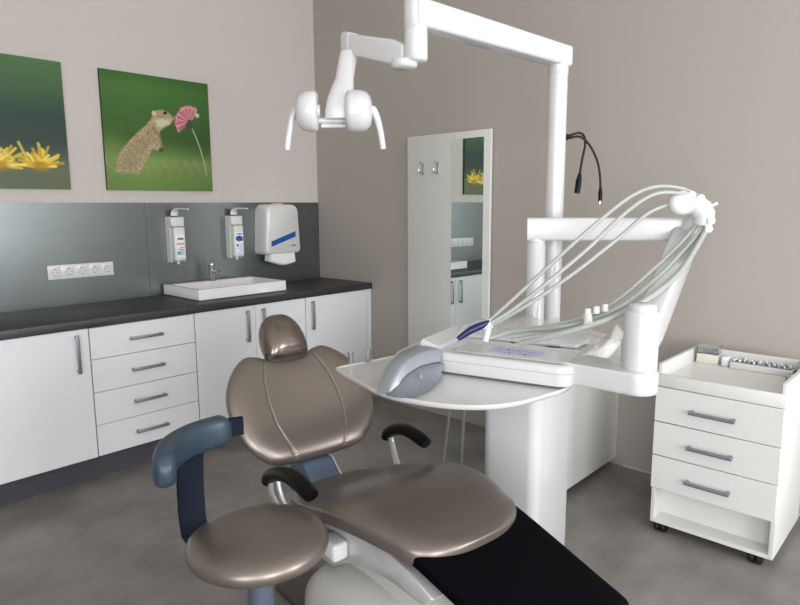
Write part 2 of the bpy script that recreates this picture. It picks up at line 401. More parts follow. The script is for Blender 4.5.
I1 = lay(I1, .9*ss(seg_dist(U, V, [(.60, .22), (.52, .30)])-.010, .01), (226, 200, 90))
I1 = lay(I1, .9*np.clip((.17-V)/.07, 0, 1), (96, 104, 80))
def canvas(name_lab, x0, img, group):
    t = thing('canvas_picture', name_lab, 'picture', (x0+.362, 0, 1.613), 0, group)
    B().box((-.37, .001, 0), (.37, .0205, .735), 'canvas_edge').make('stretcher', t)
    n = N; xs = np.linspace(.37, -.37, n+1); z = np.linspace(0, .735, n+1)
    vs = [(float(x), .0208, float(zz)) for zz in z for x in xs]
    fs = [(j*(n+1)+i, (j+1)*(n+1)+i, (j+1)*(n+1)+i+1, j*(n+1)+i+1) for j in range(n) for i in range(n)]
    me = bpy.data.meshes.new('print'); me.from_pydata(vs, [], [f[::-1] for f in fs])
    ca = me.color_attributes.new('print', 'FLOAT_COLOR', 'CORNER')
    L = np.where(img <= .04045, img/12.92, ((np.clip(img, 0, 1)+.055)/1.055)**2.4).reshape(-1, 3)
    c = np.ones((n*n, 4, 4), np.float32); c[:, :, :3] = L[:, None, :]; ca.data.foreach_set('color', c.ravel())
    me.materials.append(M['print']); o = bpy.data.objects.new('print', me); COL.objects.link(o); o.parent = t
M['canvas_edge'] = mat('canvas_edge', (.20, .26, .16), .8)
m = mat('canvas_print', (.5, .5, .5), .6); at_ = m.node_tree.nodes.new('ShaderNodeVertexColor'); at_.layer_name = 'print'
m.node_tree.links.new(at_.outputs['Color'], m.node_tree.nodes['Principled BSDF'].inputs['Base Color']); M['print'] = m
canvas('square green canvas print of a ground squirrel sniffing a pink flower', .992, np.clip(I2, 0, 1), 'canvas prints on the wall')
canvas('green canvas print with yellow flowers, cut by the left edge of the picture', 1.950, np.clip(I1, 0, 1), 'canvas prints on the wall')

# ------------------------------------------------------------------ right wall: mirror panel with coat hooks
t = thing('coat_panel', 'tall white wall panel with two coat hooks and a narrow mirror', 'coat rack', (.0045, 1.39, .2), -.013)
B().box((.004, -.362, 0), (.024, .357, 1.783), 'cart', .001).box((.0, -.3, .1), (.004, .3, 1.7), 'gap').make('panel', t)
m_ = B().box((.0242, .043, .05), (.0262, .306, 1.737), 'mirror').make('mirror', t)
for y in (-.215, -.080):
    h = B().box((.0242, y-.008, 1.515), (.029, y+.008, 1.60), 'chrome', .002)
    h.tube([(.03, y, 1.585), (.045, y, 1.59), (.062, y, 1.60)], .005, 'chrome', smooth=3).tube([(.03, y, 1.535), (.05, y, 1.525), (.068, y, 1.535), (.07, y, 1.555)], .005, 'chrome', smooth=4); h.make('coat_hook', t)

# low cabinet behind the unit column
t = thing('side_cabinet', 'plain white low cabinet against the right wall behind the unit column', 'cabinet', (.31, 2.38, 0))
B().box((-.308, -.04, .045), (.31, .265, .74), 'cart', .002).make('body', t)
B().box((-.3, -.03, 0), (.25, .19, .045), 'plinth').make('plinth', t)

# ------------------------------------------------------------------ drawer trolley
t = thing('drawer_trolley', 'white three drawer trolley on black castors beside the right wall', 'trolley', (.38, 3.337, 0))
x0, x1, y0, y1 = -.24, .24, -.252, .256
b = B(); b.box((x0, y0, .044), (x1, y0+.018, .80), 'cart', .001).box((x0, y1-.018, .044), (x1, y1, .80), 'cart', .001)
b.box((x0, y0+.018, .044), (x1, y1-.018, .062), 'cart').box((x0, y0+.018, .062), (x0+.012, y1-.018, .80), 'cart').box((x0+.012, y0+.018, .205), (x1-.02, y1-.018, .217), 'cart').box((x1-.10, y0+.018, .062), (x1-.088, y1-.018, .205), 'cart')
b.make('body', t)
B().box((x0+.012, y0+.018, .715), (x1, y1-.018, .733), 'cart').box((x1, y0, .7005), (x1+.018, y1, .756), 'cart', .001).make('top_tray', t)
for z0, z1 in ((.218, .376), (.378, .535), (.537, .698)):
    d = B().box((x1+.0005, y0+.001, z0+.001), (x1+.018, y1-.001, z1-.001), 'cart', .0012, 1).make('drawer', t)
    z = (z0+z1)/2-.006; h = B().tube([(x1+.045, -.098, z), (x1+.045, .085, z)], .0085, 'steel', 10)
    for y in (-.09, .077): h.tube([(x1+.018, y, z), (x1+.045, y, z)], .0085, 'steel', 10)
    h.make('handle', d)
for sx in (x0+.05, x1-.022):
    for sy in (y0+.045, y1-.065):
        b = B(); 
        for k in (-1, 1): b.lathe([(.010, -.011), (.024, -.011), (.027, -.007), (.027, .007), (.024, .011), (.010, .011)], 'rubber', 20, (sx, sy+k*.014, .0272), (0, 1, 0))
        b.box((sx-.014, sy-.003, .02), (sx+.012, sy+.003, .041), 'black').box((sx-.024, sy-.028, .034), (sx+.024, sy+.028, .0435), 'black', .002); b.make('castor', t)
# things on the trolley
TZ = .7335
single(B().box((.165, 3.118, TZ), (.215, 3.215, TZ+.045), 'cream', .002).box((.166, 3.14, TZ+.0455), (.214, 3.2, TZ+.047), 'lab_white'), 'carton', 'small cream carton at the back left corner of the white trolley', 'box', (.19, 3.165, TZ))
bb = B()
for a_, b_ in (((.168, 3.118, TZ+.049), (.170, 3.215, TZ+.085)), ((.210, 3.118, TZ+.049), (.212, 3.215, TZ+.085)), ((.170, 3.118, TZ+.049), (.210, 3.120, TZ+.085)), ((.170, 3.213, TZ+.049), (.210, 3.215, TZ+.085)), ((.170, 3.120, TZ+.049), (.210, 3.213, TZ+.051)), ((.164, 3.114, TZ+.086), (.216, 3.219, TZ+.092))): bb.box(a_, b_, 'glassy')
single(bb, 'clear_box', 'small clear plastic box with lid standing on the cream carton', 'box', (.19, 3.165, TZ+.049))
single(B().box((.17, 3.232, TZ), (.215, 3.262, TZ+.046), 'lab_white', .004), 'small_box', 'small white box between the cream carton and the instrument rack', 'box', (.19, 3.247, TZ))
t = thing('instrument_rack', 'long low white rack filled with small metal tips on the trolley', 'rack', (.20, 3.40, TZ))
B().box((-.035, -.125, 0), (.035, .135, .032), 'plastic', .003).box((-.028, -.118, .0322), (.028, .128, .034), 'gap').make('tray', t)
for i in range(12):
    for j in range(3):
        x = -.02+j*.02; y = -.108+i*.0205+random.uniform(-.003, .003); hgt = random.uniform(.008, .018)
        B().lathe([(.0045, .0342), (.0045, .034+hgt*.6), (.0028, .034+hgt), (0, .034+hgt)], 'chrome' if (i+j) % 3 else 'lab_white', 8, (x, y, 0)).make('tip', t)
t = thing('chrome_holder', 'small chrome holder at the right rear of the trolley top', 'holder', (.205, 3.557, TZ))
B().lathe([(.013, 0), (.013, .05), (.009, .055), (.009, .072), (0, .072)], 'chrome', 16).make('tube', t)
B().box((-.018, -.018, 0), (.018, -.0135, .03), 'black', .001).box((-.018, -.0135, 0), (.018, .014, .004), 'black').make('base', t)
single(B().box((.27, 3.525, TZ), (.33, 3.565, TZ+.028), 'glassy', .004), 'clear_dish', 'little clear dish beside the right rim of the trolley', 'dish', (.3, 3.545, TZ))

# ------------------------------------------------------------------ grey rods of a stand behind the chair
t = thing('metal_stand', 'pair of thin grey metal legs visible under the instrument tray', 'stand', (.61, 1.91, 0))
B().tube([(.03, -.045, 0), (-.02, -.0, .60)], .0085, 'steelplate', 10).make('leg', t)
B().tube([(-.025, .045, 0), (-.02, .08, .60)], .0115, 'steelplate', 10).make('leg', t)
B().tube([(-.02, -.03, .606), (-.02, .11, .606)], .012, 'steelplate', 10).make('top_bar', t)

# ------------------------------------------------------------------ dental chair.  local: +x = towards the foot, u (image left) = -y
CH = thing('dental_chair', 'pearl brown reclined dental chair with black foot cover and armrests', 'dental chair', (1.95, 2.336, 0), math.radians(82))
def fuz(f, u, z): return (f, -u, z)
def spow(c, e): return math.copysign(abs(c)**e, c)
def interp_st(st, k=5):
    """smooth resample of tuples"""
    a = np.array(st, float); out = []
    for i in range(len(a)-1):
        p0, p1, p2, p3 = a[max(0, i-1)], a[i], a[i+1], a[min(len(a)-1, i+2)]
        for j in range(k):
            t = j/k; out.append(.5*((2*p1)+(p2-p0)*t+(2*p0-5*p1+4*p2-p3)*t*t+(3*p1-p0-3*p2+p3)*t**3))
    out.append(a[-1]); return out
def pad(st, m, name, parent, k=5, n=56, e1=.35, e2=.75, cs=lambda f: 0):
    rings = []
    for (f, zc, w, th, wing, crown) in interp_st(st, k):
        w = max(w, .002); th = max(th, .002); r = []
        for i in range(n):
            a = 2*PI*i/n; c, s_ = math.cos(a), math.sin(a)
            u = w*spow(c, e1); q = abs(u)/w
            z = zc+wing*q**2+(crown*(1-q**2) if s_ > 0 else 0)+th/2*spow(s_, e2)*1.0
            r.append(fuz(f, u+cs(f), z))
        rings.append(r)
    b = B(); b.loft(rings, m); return b.make(name, parent, sharp=60)
# seat cushion: zc is mid-thickness
seat_st = [(.035, .470, .13, .02, 0, 0), (.045, .468, .165, .055, 0, 0), (.07, .466, .192, .072, .0, 0), (.16, .474, .235, .078, .022, -.01), (.30, .512, .258, .080, .018, -.008),
           (.42, .564, .276, .080, .008, .0), (.52, .586, .274, .080, 0, .004), (.62, .588, .258, .078, 0, .004), (.70, .581, .237, .076, 0, .004), (.75, .574, .221, .075, 0, .004), (.785, .568, .197, .074, 0, .003), (.812, .563, .16, .073, 0, .002), (.830, .560, .11, .071, 0, 0), (.838, .558, .06, .069, 0, 0), (.840, .558, .02, .06, 0, 0)]
pad(seat_st, 'vinyl', 'seat', CH, e1=.42, e2=.5, cs=lambda f: .006*max(0, (f-.6)/.2))
leg_st = [(.66, .577, .214, .03, 0, 0), (.71, .572, .218, .055, 0, .002), (.77, .562, .216, .060, 0, .002), (.92, .505, .210, .062, 0, .002), (1.05, .455, .203, .062, 0, .002), (1.11, .432, .200, .064, 0, 0), (1.135, .423, .197, .055, 0, 0), (1.145, .411, .188, .035, 0, 0), (1.147, .410, .178, .015, 0, 0)]
o = pad(leg_st, 'cover', 'foot_cover', CH, e1=.22, e2=.6, cs=lambda f: -.13*max(0, f-.75)); o['label'] = 'black protective cover over the foot end'
# backrest: outline half width against height s
REC = math.radians(54); BZ = .569
bv = Vector((-math.cos(REC), 0, math.sin(REC))); bn = Vector((math.sin(REC), 0, math.cos(REC))); bo = Vector((0, 0, BZ))
def bp(u, s, h): p = bo+bv*s+bn*(h-.024); return (p.x, -(u+.010), p.z)
def outline(pts, n=160):
    """closed smooth outline from control points (catmull)"""
    out = []; m = len(pts); k = max(2, n//m)
    for i in range(m):
        p0, p1, p2, p3 = [np.array(pts[(i+j-1) % m], float) for j in range(4)]
        for j in range(k):
            t = j/k; out.append(.5*((2*p1)+(p2-p0)*t+(2*p0-5*p1+4*p2-p3)*t*t+(3*p1-p0-3*p2+p3)*t**3))
    return out
half = [(.10, .002), (.185, .010), (.236, .040), (.283, .100), (.308, .180), (.312, .262), (.285, .338), (.235, .405), (.180, .445), (.135, .445), (.09, .430), (.03, .422)]
bo_pts = [(0, .0)]+half+[(-x, y) for x, y in half[::-1]]
OUT = outline(bo_pts, 260)
def cushion(OUT, cen, th, back, conc, m, name, parent, bpf, seams=None, K=34, pw=7):
    b = B(); rings = []
    def hh(t_): return th*max(0, 1-t_**pw)**.45
    ts = [i/K for i in range(1, K)]+[1-.5/K*1.3, 1-.2/K, 1]
    for t_ in ts:
        r = []
        for q in OUT:
            x = cen[0]+(q[0]-cen[0])*t_; y = cen[1]+(q[1]-cen[1])*t_
            h = hh(t_)+conc(x, y)
            if seams: h -= seams(x, y)*min(1, (1-t_)*14)
            r.append(bpf(x, y, h))
        rings.append(r)
    for t_ in (1., .97, .9, .5, .02):
        r = []
        for q in OUT:
            x = cen[0]+(q[0]-cen[0])*t_; y = cen[1]+(q[1]-cen[1])*t_; r.append(bpf(x, y, conc(x, y)-back*(max(0, 1-t_**8))**.5-.004*(t_ < 1)))
        if t_ < 1: rings.append(r)
    b.loft(rings, m); return b.make(name, parent, sharp=70)
SP = [(.0, .105), (.15, .150), (.25, .152), (.34, .138), (.41, .112), (.5, .09)]
def seam_u(y): return np.interp(y, [p[0] for p in SP], [p[1] for p in SP])
def seams(x, y): return .0045*math.exp(-((abs(x)-seam_u(y))/.0030)**2)
cushion(OUT, (0, .215), .042, .03, lambda x, y: .38*x*x-.006, 'vinyl', 'backrest', CH, bp, seams, K=96)
HD = outline([(0, .402), (.06, .404), (.098, .418), (.110, .455), (.108, .51), (.088, .565), (.048, .603), (0, .612), (-.048, .603), (-.088, .565), (-.108, .51), (-.110, .455), (-.098, .418), (-.06, .404)], 112)
def hp(u, s, h):
    s2 = s; s2 = s*.97+.008; p = bo+bv*s2+bn*(h-.002+(s-.4)*.04); return (p.x, -(u*.88+.014), p.z)
cushion(HD, (0, .5), .066, .02, lambda x, y: .2*x*x, 'vinyl_gloss', 'headrest', CH, hp, None, K=40, pw=2.4)
B().tube([bp(0, .33, -.03), bp(0, .45, -.03), bp(0, .50, .03)], [.03, .03, .028], 'frame', sx=.5, up=(0, 1, 0), smooth=4).make('headrest_bar', CH)
# blue link between back and seat
b = B()
b.prism([fuz(-.075, .095, .56), fuz(.0, .095, .55), fuz(.075, .095, .485), fuz(.07, .095, .42), fuz(-.03, .095, .42), fuz(-.12, .095, .50)], fuz(0, -.125, 0), 'stool_link', .012, 3)
M['stool_link'] = mat('link_blue', (.36, .42, .50), .35, metal=.2)
b.make('back_hinge', CH, sharp=50)
B().prism([fuz(-.078, -.0305, .563), fuz(.002, -.0305, .553), fuz(.079, -.0305, .485), fuz(.072, -.0305, .417), fuz(-.03, -.0305, .417), fuz(-.124, -.0305, .50)], fuz(0, -.006, 0), 'frame', .002, 1).make('hinge_cap', CH)
# armrests
for s in (1, -1):
    k = -.055 if s == 1 else -.085
    off = .008 if s == 1 else -.10
    path = [(.105, .583), (.125, .612), (.185, .640), (.255, .656), (.32, .654), (.365, .645), (.39, .638)] if s == 1 else [(.095, .580), (.115, .610), (.165, .635), (.22, .648), (.28, .645), (.325, .634), (.345, .628)]
    dz = .0 if s == 1 else -.02
    uu = .30*s
    pad_ = B().tube([fuz(f+off, uu, z+dz) for f, z in path], [.018, .023, .024, .024, .024, .023, .020], 'black', 16, 5, sx=1.2)
    a = pad_.make('armrest', CH)
    br = B().tube([fuz(.125+off, uu, .590+dz), fuz(.135+off, uu, .545), fuz(.175+off, uu-.015*s, .500), fuz(.25+off, uu-.05*s, .455), fuz(.30+off, uu-.12*s, .44)], [.016, .016, .017, .018, .016], 'frame', 14, 6, sx=.55)
    if s == 1: br.tube([fuz(.185, uu, .625), fuz(.20, uu, .575), fuz(.23, uu-.01, .52), fuz(.26, uu-.05, .455)], [.008, .009, .01, .01], 'frame', 10, 5)
    br.make('armrest_bracket', a)
# frame beneath seat, arm link cover, base
b = B()
prof = [(.10, .40), (.16, .435), (.30, .47), (.40, .515), (.50, .535), (.62, .535), (.74, .515), (.84, .48), (.80, .44), (.66, .45), (.50, .44), (.42, .39), (.36, .35), (.22, .34)]
b.prism([fuz(f, .205, z) for f, z in prof], fuz(0, -.41, 0), 'frame', .008, 2); b.make('seat_frame', CH, sharp=50)
b = B(); 
b.tube([fuz(.325, .232, .442), fuz(.372, .232, .452)], [.029, .029], 'chrome', 24).tube([fuz(.31, .232, .439), fuz(.326, .232, .442)], [.023, .023], 'frame', 24); b.make('pivot', CH)
B().box((.368, -.262, .424), (.455, -.2055, .484), 'plastic', .012, 3).make('pivot_block', CH)
def archbox(st, m, name, parent, n=28, ex=.45):
    rings = []
    for (f, z0, z1, w) in interp_st(st, 5):
        r = []
        for i in range(n):
            a = PI*i/(n-1); r.append(fuz(f, w*spow(math.cos(a), ex), z0+(z1-z0)*spow(math.sin(a), ex)))
        rings.append(r)
    b = B(); b.loft(rings, m); return b.make(name, parent, sharp=55)
archbox([(.29, .18, .27, .10), (.31, .15, .36, .145), (.38, .12, .44, .165), (.48, .10, .490, .17), (.60, .08, .500, .17), (.70, .06, .465, .17), (.80, .06, .41, .17), (.90, .05, .34, .165), (1.0, .045, .26, .155), (1.06, .042, .15, .12)], 'base', 'link_cover', CH)
archbox([(.20, .13, .16, .17), (.215, .13, .24, .22), (.26, .13, .31, .255), (.36, .13, .355, .27), (.55, .13, .375, .27), (.80, .13, .33, .26), (1.0, .13, .24, .24), (1.05, .13, .18, .20)], 'base', 'base_cover', CH)
B().box((-.14, -.16, 0), (1.1, .16, .022), 'plate', .006).box((.25, -.16, .02), (1.0, .16, .15), 'plate', .006).make('base_plate', CH)

# ------------------------------------------------------------------ stool
ST = thing('dentist_stool', 'round pearl brown stool with slate blue curved arm support in front', 'stool', (2.505, 2.70, 0))
b = B().lathe([(.03, .545), (.15, .545), (.178, .550), (.192, .562), (.197, .577), (.193, .592), (.180, .604), (.15, .611), (.08, .614), (0, .614)], 'vinyl', 72); b.make('seat', ST, sharp=60)
B().lathe([(.14, .533), (.14, .545), (0, .5451)], 'black', 40).make('seat_plate', ST)
B().lathe([(.036, .12), (.036, .535)], 'stool_col', 28).make('column', ST)
b = B(); b.lathe([(.045, .075), (.05, .085), (.05, .11), (.037, .125)], 'chrome', 24)
for k in range(5):
    a = 2*PI*k/5+.3; c_, s_ = math.cos(a), math.sin(a)
    b.tube([(c_*.03, s_*.03, .10), (c_*.12, s_*.12, .09), (c_*.215, s_*.215, .065)], [.022, .018, .013], 'chrome', 12, 3, sx=1.)
b.make('base', ST)
for k in range(5):
    a = 2*PI*k/5+.3; c_, s_ = math.cos(a), math.sin(a); b = B()
    for q in (-1, 1): b.lathe([(.01, -.008), (.022, -.008), (.0245, -.004), (.0245, .004), (.022, .008), (.01, .008)], 'rubber', 18, (c_*.215-s_*.012*q, s_*.215+c_*.012*q, .0247), (-s_, c_, 0))
    b.tube([(c_*.215, s_*.215, .024), (c_*.215, s_*.215, .062)], .007, 'black', 8); b.make('castor', ST)
# arm support: flat strap rising from under the seat, carrying the curved pad
AR = .232
b = B(); an = math.radians(-66); d_ = Vector((math.cos(an), math.sin(an), 0)); l_ = Vector((-math.cos(math.radians(-35)), -math.sin(math.radians(-35)), 0))
rings = []
for (r_, z, w_) in ((.05, .536, .026), (.15, .535, .030), (.196, .538, .033), (.212, .56, .034), (.228, .62, .035), (.245, .70, .035), (.256, .77, .034), (.258, .825, .033)):
    an = math.radians(-66-14*max(0, (z-.56)/.265)); d_ = Vector((math.cos(an), math.sin(an), 0)); c_ = d_*r_+Vector((0, 0, z)); tn = Vector((0, 0, 1)) if r_ < .18 else d_
    rings.append([c_+l_*w_+tn*.005, c_+l_*w_-tn*.005, c_-l_*w_-tn*.005, c_-l_*w_+tn*.005])
b.loft(rings, 'navy'); b.make('support_strap', ST)
b = B(); pts = []; rr = []
for i in range(25):
    f = i/24; a = math.radians(-107+f*91); dip = -.012*max(0, (f-.72)/.28)**1.5
    c_ = Vector((math.cos(a), math.sin(a), 0)); z = .838+dip; hw_, hh_ = .030, .046
    e = 1-.55*max(0, (abs(f-.5)-.44)/.06)
    ring = []
    for k in range(20):
        q = 2*PI*k/20; ring.append(c_*(AR+hw_*e*spow(math.cos(q), .6))+Vector((0, 0, z+hh_*e*spow(math.sin(q), .6)-.1*(c_.length-1))))
    pts.append(ring)
b.loft(pts, 'blue'); b.make('arm_pad', ST, sharp=60)
b = B(); pts = []
for i in range(6):
    a = math.radians(-116+i*3); c_ = Vector((math.cos(a), math.sin(a), 0))
    pts.append([c_*(AR+x)+Vector((0, 0, .842+z)) for x, z in ((.012, .026), (.012, -.026), (-.012, -.026), (-.012, .026))])
b.loft(pts, 'navy'); b.make('pad_carrier', ST)

# ------------------------------------------------------------------ unit column
UC = thing('unit_column', 'tall white rounded floor column rising beside the dental chair', 'dental unit', (1.236, 2.792, 0), math.radians(8))
rings = [rrect(.190*k, .120*k, z, .045*k, 8) for z, k in ((0, .98), (.01, 1), (.80, 1), (.815, .99), (.825, .95))]
B().loft(rings, 'lacq').make('housing', UC, sharp=50)
# lamp pole with swivelling light
PX, PY = 1.105, 2.807
DL = thing('dental_light', 'white twin-lobed dental light on a tall pole with jointed arm', 'dental light', (PX, PY, .826))
def L(p): return (p[0]-PX, p[1]-PY, p[2]-.826)
B().tube([(0, 0, 0), (0, 0, 1.19)], .0375, 'lacq', 32).make('pole', DL)
E1 = Vector((PX, PY, 2.085)); E2 = Vector((1.845, 2.71, 2.110))
dv = (E2-E1).normalized(); lv = dv.cross(Vector((0, 0, 1))).normalized(); uv = Vector((0, 0, 1))
b = B()
def rb(c, hw_, hh_, r=.012, n=4):
    out = []
    for k, (sx, sy) in enumerate(((1, 1), (-1, 1), (-1, -1), (1, -1))):
        for i in range(n+1):
            a = PI/2*k+PI/2*i/n; x = sx*(hw_-r)+r*math.cos(a); y = sy*(hh_-r)+r*math.sin(a); out.append(Vector(L(c))+lv*x+uv*y)
    return out
b.loft([rb(E1-dv*.039, .034, .034), rb(E1-dv*.036, .038, .039), rb(E1+dv*.03, .038, .039), rb(E2-dv*.03, .036, .043), rb(E2+dv*.02, .036, .043)], 'lacq')
b.lathe([(.0375, 1.185), (.039, 1.187), (.039, 1.24), (.0, 1.242)], 'lacq', 32)
b.make('upper_arm', DL, sharp=50)
b = B(); cx_, cy_ = E2.x-PX, E2.y-PY; z_ = -.826
b.lathe([(0, 1.962+z_), (.032, 1.962+z_), (.038, 1.969+z_), (.038, 2.052+z_), (.0365, 2.054+z_), (.0365, 2.058+z_), (.0385, 2.060+z_), (.0385, 2.21+z_), (.03, 2.22+z_), (0, 2.22+z_)], 'lacq', 32, (cx_, cy_, 0))
b.make('swivel_joint', DL, sharp=50)
A0 = Vector((1.862, 2.665, 1.992)); A1 = Vector((1.825, 2.40, 2.070)); dv = (A1-A0).normalized(); lv = dv.cross(uv).normalized()
b = B(); b.loft([rb(A0-dv*.02, .020, .030), rb(A0+dv*.02, .028, .040), rb(A1-dv*.04, .026, .036), rb(A1, .026, .036)], 'lacq')
b.lathe([(0, 1.944+z_), (.034, 1.944+z_), (.042, 1.950+z_), (.044, 1.962+z_), (.040, 1.970+z_)], 'lacq', 28, (1.862-PX, 2.675-PY, 0)).make('spring_arm', DL, sharp=50)
b = B(); b.loft([rb(A1, .028, .039), rb(A1+dv*.03, .029, .041), rb(A1+dv*.05, .024, .033)], 'lacq').make('arm_end_cap', DL, sharp=50)
# lateral axis of the light head
la = Vector((-.671, .742, 0)).normalized(); fo = Vector((.742, .671, 0))
hc = Vector(L((1.915, 2.389, 1.815)))
b = B(); r_ = []
for (p, w_, d_) in ((L((1.841, 2.392, 2.045)), .032, .028), (L((1.855, 2.390, 1.985)), .033, .028), (L((1.866, 2.393, 1.950)), .033, .028), (L((1.888, 2.405, 1.915)), .040, .028), (L((1.912, 2.420, 1.872)), .046, .028), (L((1.924, 2.428, 1.830)), .050, .026), (L((1.926, 2.428, 1.806)), .050, .020)):
    r_.append([Vector(p)+la*w_*spow(math.cos(2*PI*k/20), .8)+fo*d_*spow(math.sin(2*PI*k/20), .8) for k in range(20)])
b.loft(r_, 'lacq').make('yoke', DL, sharp=50)
B().tube([hc-la*.075+Vector((0, 0, -.012)), hc+la*.055+Vector((0, 0, -.012))], .011, 'lacq', 14).tube([hc-la*.045+Vector((0, 0, -.030)), hc+la*.04+Vector((0, 0, -.030))], .008, 'lacq', 10).make('head_axle', DL)
for s, cc, rad, wd in ((-1, -.080, .070, .052), (1, .084, .072, .058)):
    c_ = hc+la*cc+Vector((0, 0, .018))+fo*.01
    ax = la*s; k_ = 0 if s < 0 else -.012
    prof = [(.0, -.034+k_), (rad*.30, -.034+k_), (rad*.34, -.026+k_), (rad*.84, -.026+k_), (rad*.96, -.020+k_), (rad, -.008+k_), (rad*.99, .010), (rad*.90, .032), (rad*.66, .046), (rad*.3, .051), (0, .052)]
    hd = B().lathe(prof, 'lacq', 36, c_, ax).make('reflector', DL, sharp=50)
    e = c_+ax*.045
    B().tube([e+Vector((0, 0, .005)), e+ax*.010+Vector((0, 0, .002)), e+ax*.024+Vector((0, 0, -.030)), e+ax*.036+Vector((0, 0, -.084)), e+ax*.042+Vector((0, 0, -.130))], [.014, .014, .012, .011, .0105], 'lacq', 14, 5).make('handle', hd)
# two black cable ends from the pole
for path, lab, conn in (([(1.066, 2.845, 1.780), (1.015, 2.86, 1.793), (.985, 2.868, 1.778), (.986, 2.872, 1.742), (1.001, 2.869, 1.686), (1.022, 2.872, 1.630)], 'short', [(1.022, 2.872, 1.630), (1.029, 2.872, 1.604), (1.039, 2.872, 1.553)]),
                  ([(1.066, 2.845, 1.770), (1.012, 2.862, 1.778), (.980, 2.888, 1.746), (.969, 2.918, 1.685), (.968, 2.933, 1.625), (.973, 2.940, 1.572)], 'long', [(.973, 2.940, 1.572), (.976, 2.942, 1.553), (.980, 2.944, 1.520)])):
    c = B().tube([L(p) for p in path], .0048, 'rubber', 10, 6).make('cable', DL)
    c['label'] = 'black cable end hanging from the pole'
    k = B().tube([L(p) for p in conn], [.007, .0115, .0115] if lab == 'short' else [.006, .0085, .008], 'black', 12)
    if lab == 'long': k.tube([L((.980, 2.944, 1.522)), L((.981, 2.944, 1.508))], .004, 'chrome', 8)
    k.make('plug', c)
B().lathe([(0, 0), (.012, 0), (.012, .008), (.006, .012)], 'black', 16, L((1.078, 2.834, 1.774)), (-.77, .64, 0)).make('cable_grommet', DL)

# ------------------------------------------------------------------ instrument delivery unit
QX, QY = 1.255, 2.818
DU = thing('instrument_delivery_unit', 'white swing arm delivery unit with tray, console and grey hoses', 'dental unit', (QX, QY, .826))
def D(p): return (p[0]-QX, p[1]-QY, p[2]-.826)
B().lathe([(.0365, 0), (.0365, .528), (.035, .530), (.035, .536), (.0375, .538), (.0375, .626), (.033, .630), (0, .630)], 'lacq', 32).make('post', DU, sharp=50)
b = B(); S0 = Vector((QX, QY, 1.413)); S1 = Vector((.96, 3.262, 1.413)); dv = (S1-S0).normalized(); lv = dv.cross(uv).normalized()
def rbd(c, hw_, hh_, r=.012, n=4, up=None, la_=None):
    out = []
    for k, (sx, sy) in enumerate(((1, 1), (-1, 1), (-1, -1), (1, -1))):
        for i in range(n+1):
            a = PI/2*k+PI/2*i/n; x = sx*(hw_-r)+r*math.cos(a); y = sy*(hh_-r)+r*math.sin(a); out.append(Vector(D(c))+(la_ or lv)*x+(up or uv)*y)
    return out
b.loft([rbd(S0-dv*.040, .028, .038), rbd(S0-dv*.037, .038, .044), rbd(S0+dv*.05, .038, .044), rbd(S1, .038, .044)], 'lacq').make('beam', DU, sharp=50)
# inclined spring arm
A0 = Vector((.98, 3.289, 1.385)); A1 = Vector((1.52, 3.368, 1.105)); dv2 = (A1-A0).normalized(); lv2 = dv2.cross(uv).normalized(); uv2 = lv2.cross(dv2)
b = B().loft([rbd(A0-dv2*.03, .036, .03, up=uv2, la_=lv2), rbd(A0, .042, .044, up=uv2, la_=lv2), rbd(A1-dv2*.05, .040, .050, up=uv2, la_=lv2), rbd(A1, .038, .046, up=uv2, la_=lv2)], 'lacq')
b.make('spring_arm', DU, sharp=50)
b = B().lathe([(.0, 1.00-.826), (.050, 1.00-.826), (.050, 1.188-.826), (.047, 1.193-.826), (.040, 1.195-.826), (.040, 1.212-.826), (.036, 1.216-.826), (0, 1.216-.826)], 'lacq', 36, (1.597-QX, 3.385-QY, 0)); b.make('bracket_post', DU, sharp=50)
F0 = Vector((1.824, 2.766, 0)); ce = Vector((-.233, .972, 0)); cd = Vector((-.972, -.233, 0))
def K(e, d, z): return D(F0+ce*e+cd*d+Vector((0, 0, z)))
def plate(ed, z0, z1, m, bev=.0, seg=2, name='x', parent=DU):
    return B().prism([K(e, d, z0) for e, d in ed], (0, 0, z1-z0), m, bev, seg).make(name, parent, sharp=50)
pa, pb = Vector((.45, .115, 0)), Vector((.655, .052, 0)); pd_ = (pb-pa).normalized(); pn_ = Vector((-pd_.y, pd_.x, 0))
cap_ = [(pa+pn_*.075), (pa-pn_*.075)]
for i in range(17):
    a = -PI/2+PI*i/16; cap_.append(pb+pd_*.058*math.cos(a)+pn_*.058*math.sin(a))
b = B(); b.loft([[K(pb.x+(p.x-pb.x)*k, pb.y+(p.y-pb.y)*k, z) for p in cap_] for z, k in ((.954, .93), (.957, .98), (.965, 1), (1.010, 1), (1.017, .98), (1.020, .94))], 'lacq'); b.make('swing_bracket', DU, sharp=40)
# console body: rounded slab, lower body + lid
def rp(e0, e1, d0, d1, r, n=6):
    out = []
    for k, (ex, dx) in enumerate(((e1-r, d1-r), (e0+r, d1-r), (e0+r, d0+r), (e1-r, d0+r))):
        for i in range(n+1):
            a = PI/2*k+PI/2*i/n; out.append((ex+r*math.cos(a), dx+r*math.sin(a)))
    return out
b = B(); 
b.loft([[K(e, d, z) for e, d in rp(0+i, .47-i, 0+i, .42-i, .045)] for z, i in ((.9455, .008), (.950, .001), (.954, 0), (.987, 0), (.9885, .003), (.990, 0), (1.004, 0), (1.011, .004), (1.014, .010), (1.0145, .02), (1.0125, .025), (1.0125, .2))], 'lacq'); b.make('console', DU, sharp=35)
pn = B().loft([[K(e, d, z) for e, d in rp(.055, .445, .05, .25, .018)] for z in (1.0128, 1.0150)], 'screen'); pn = pn.make('control_panel', DU, sharp=30)
b = B().loft([[K(e, d, z) for e, d in rp(.16, .34, .085, .175, .008)] for z in (1.0152, 1.0158)], 'lilac')
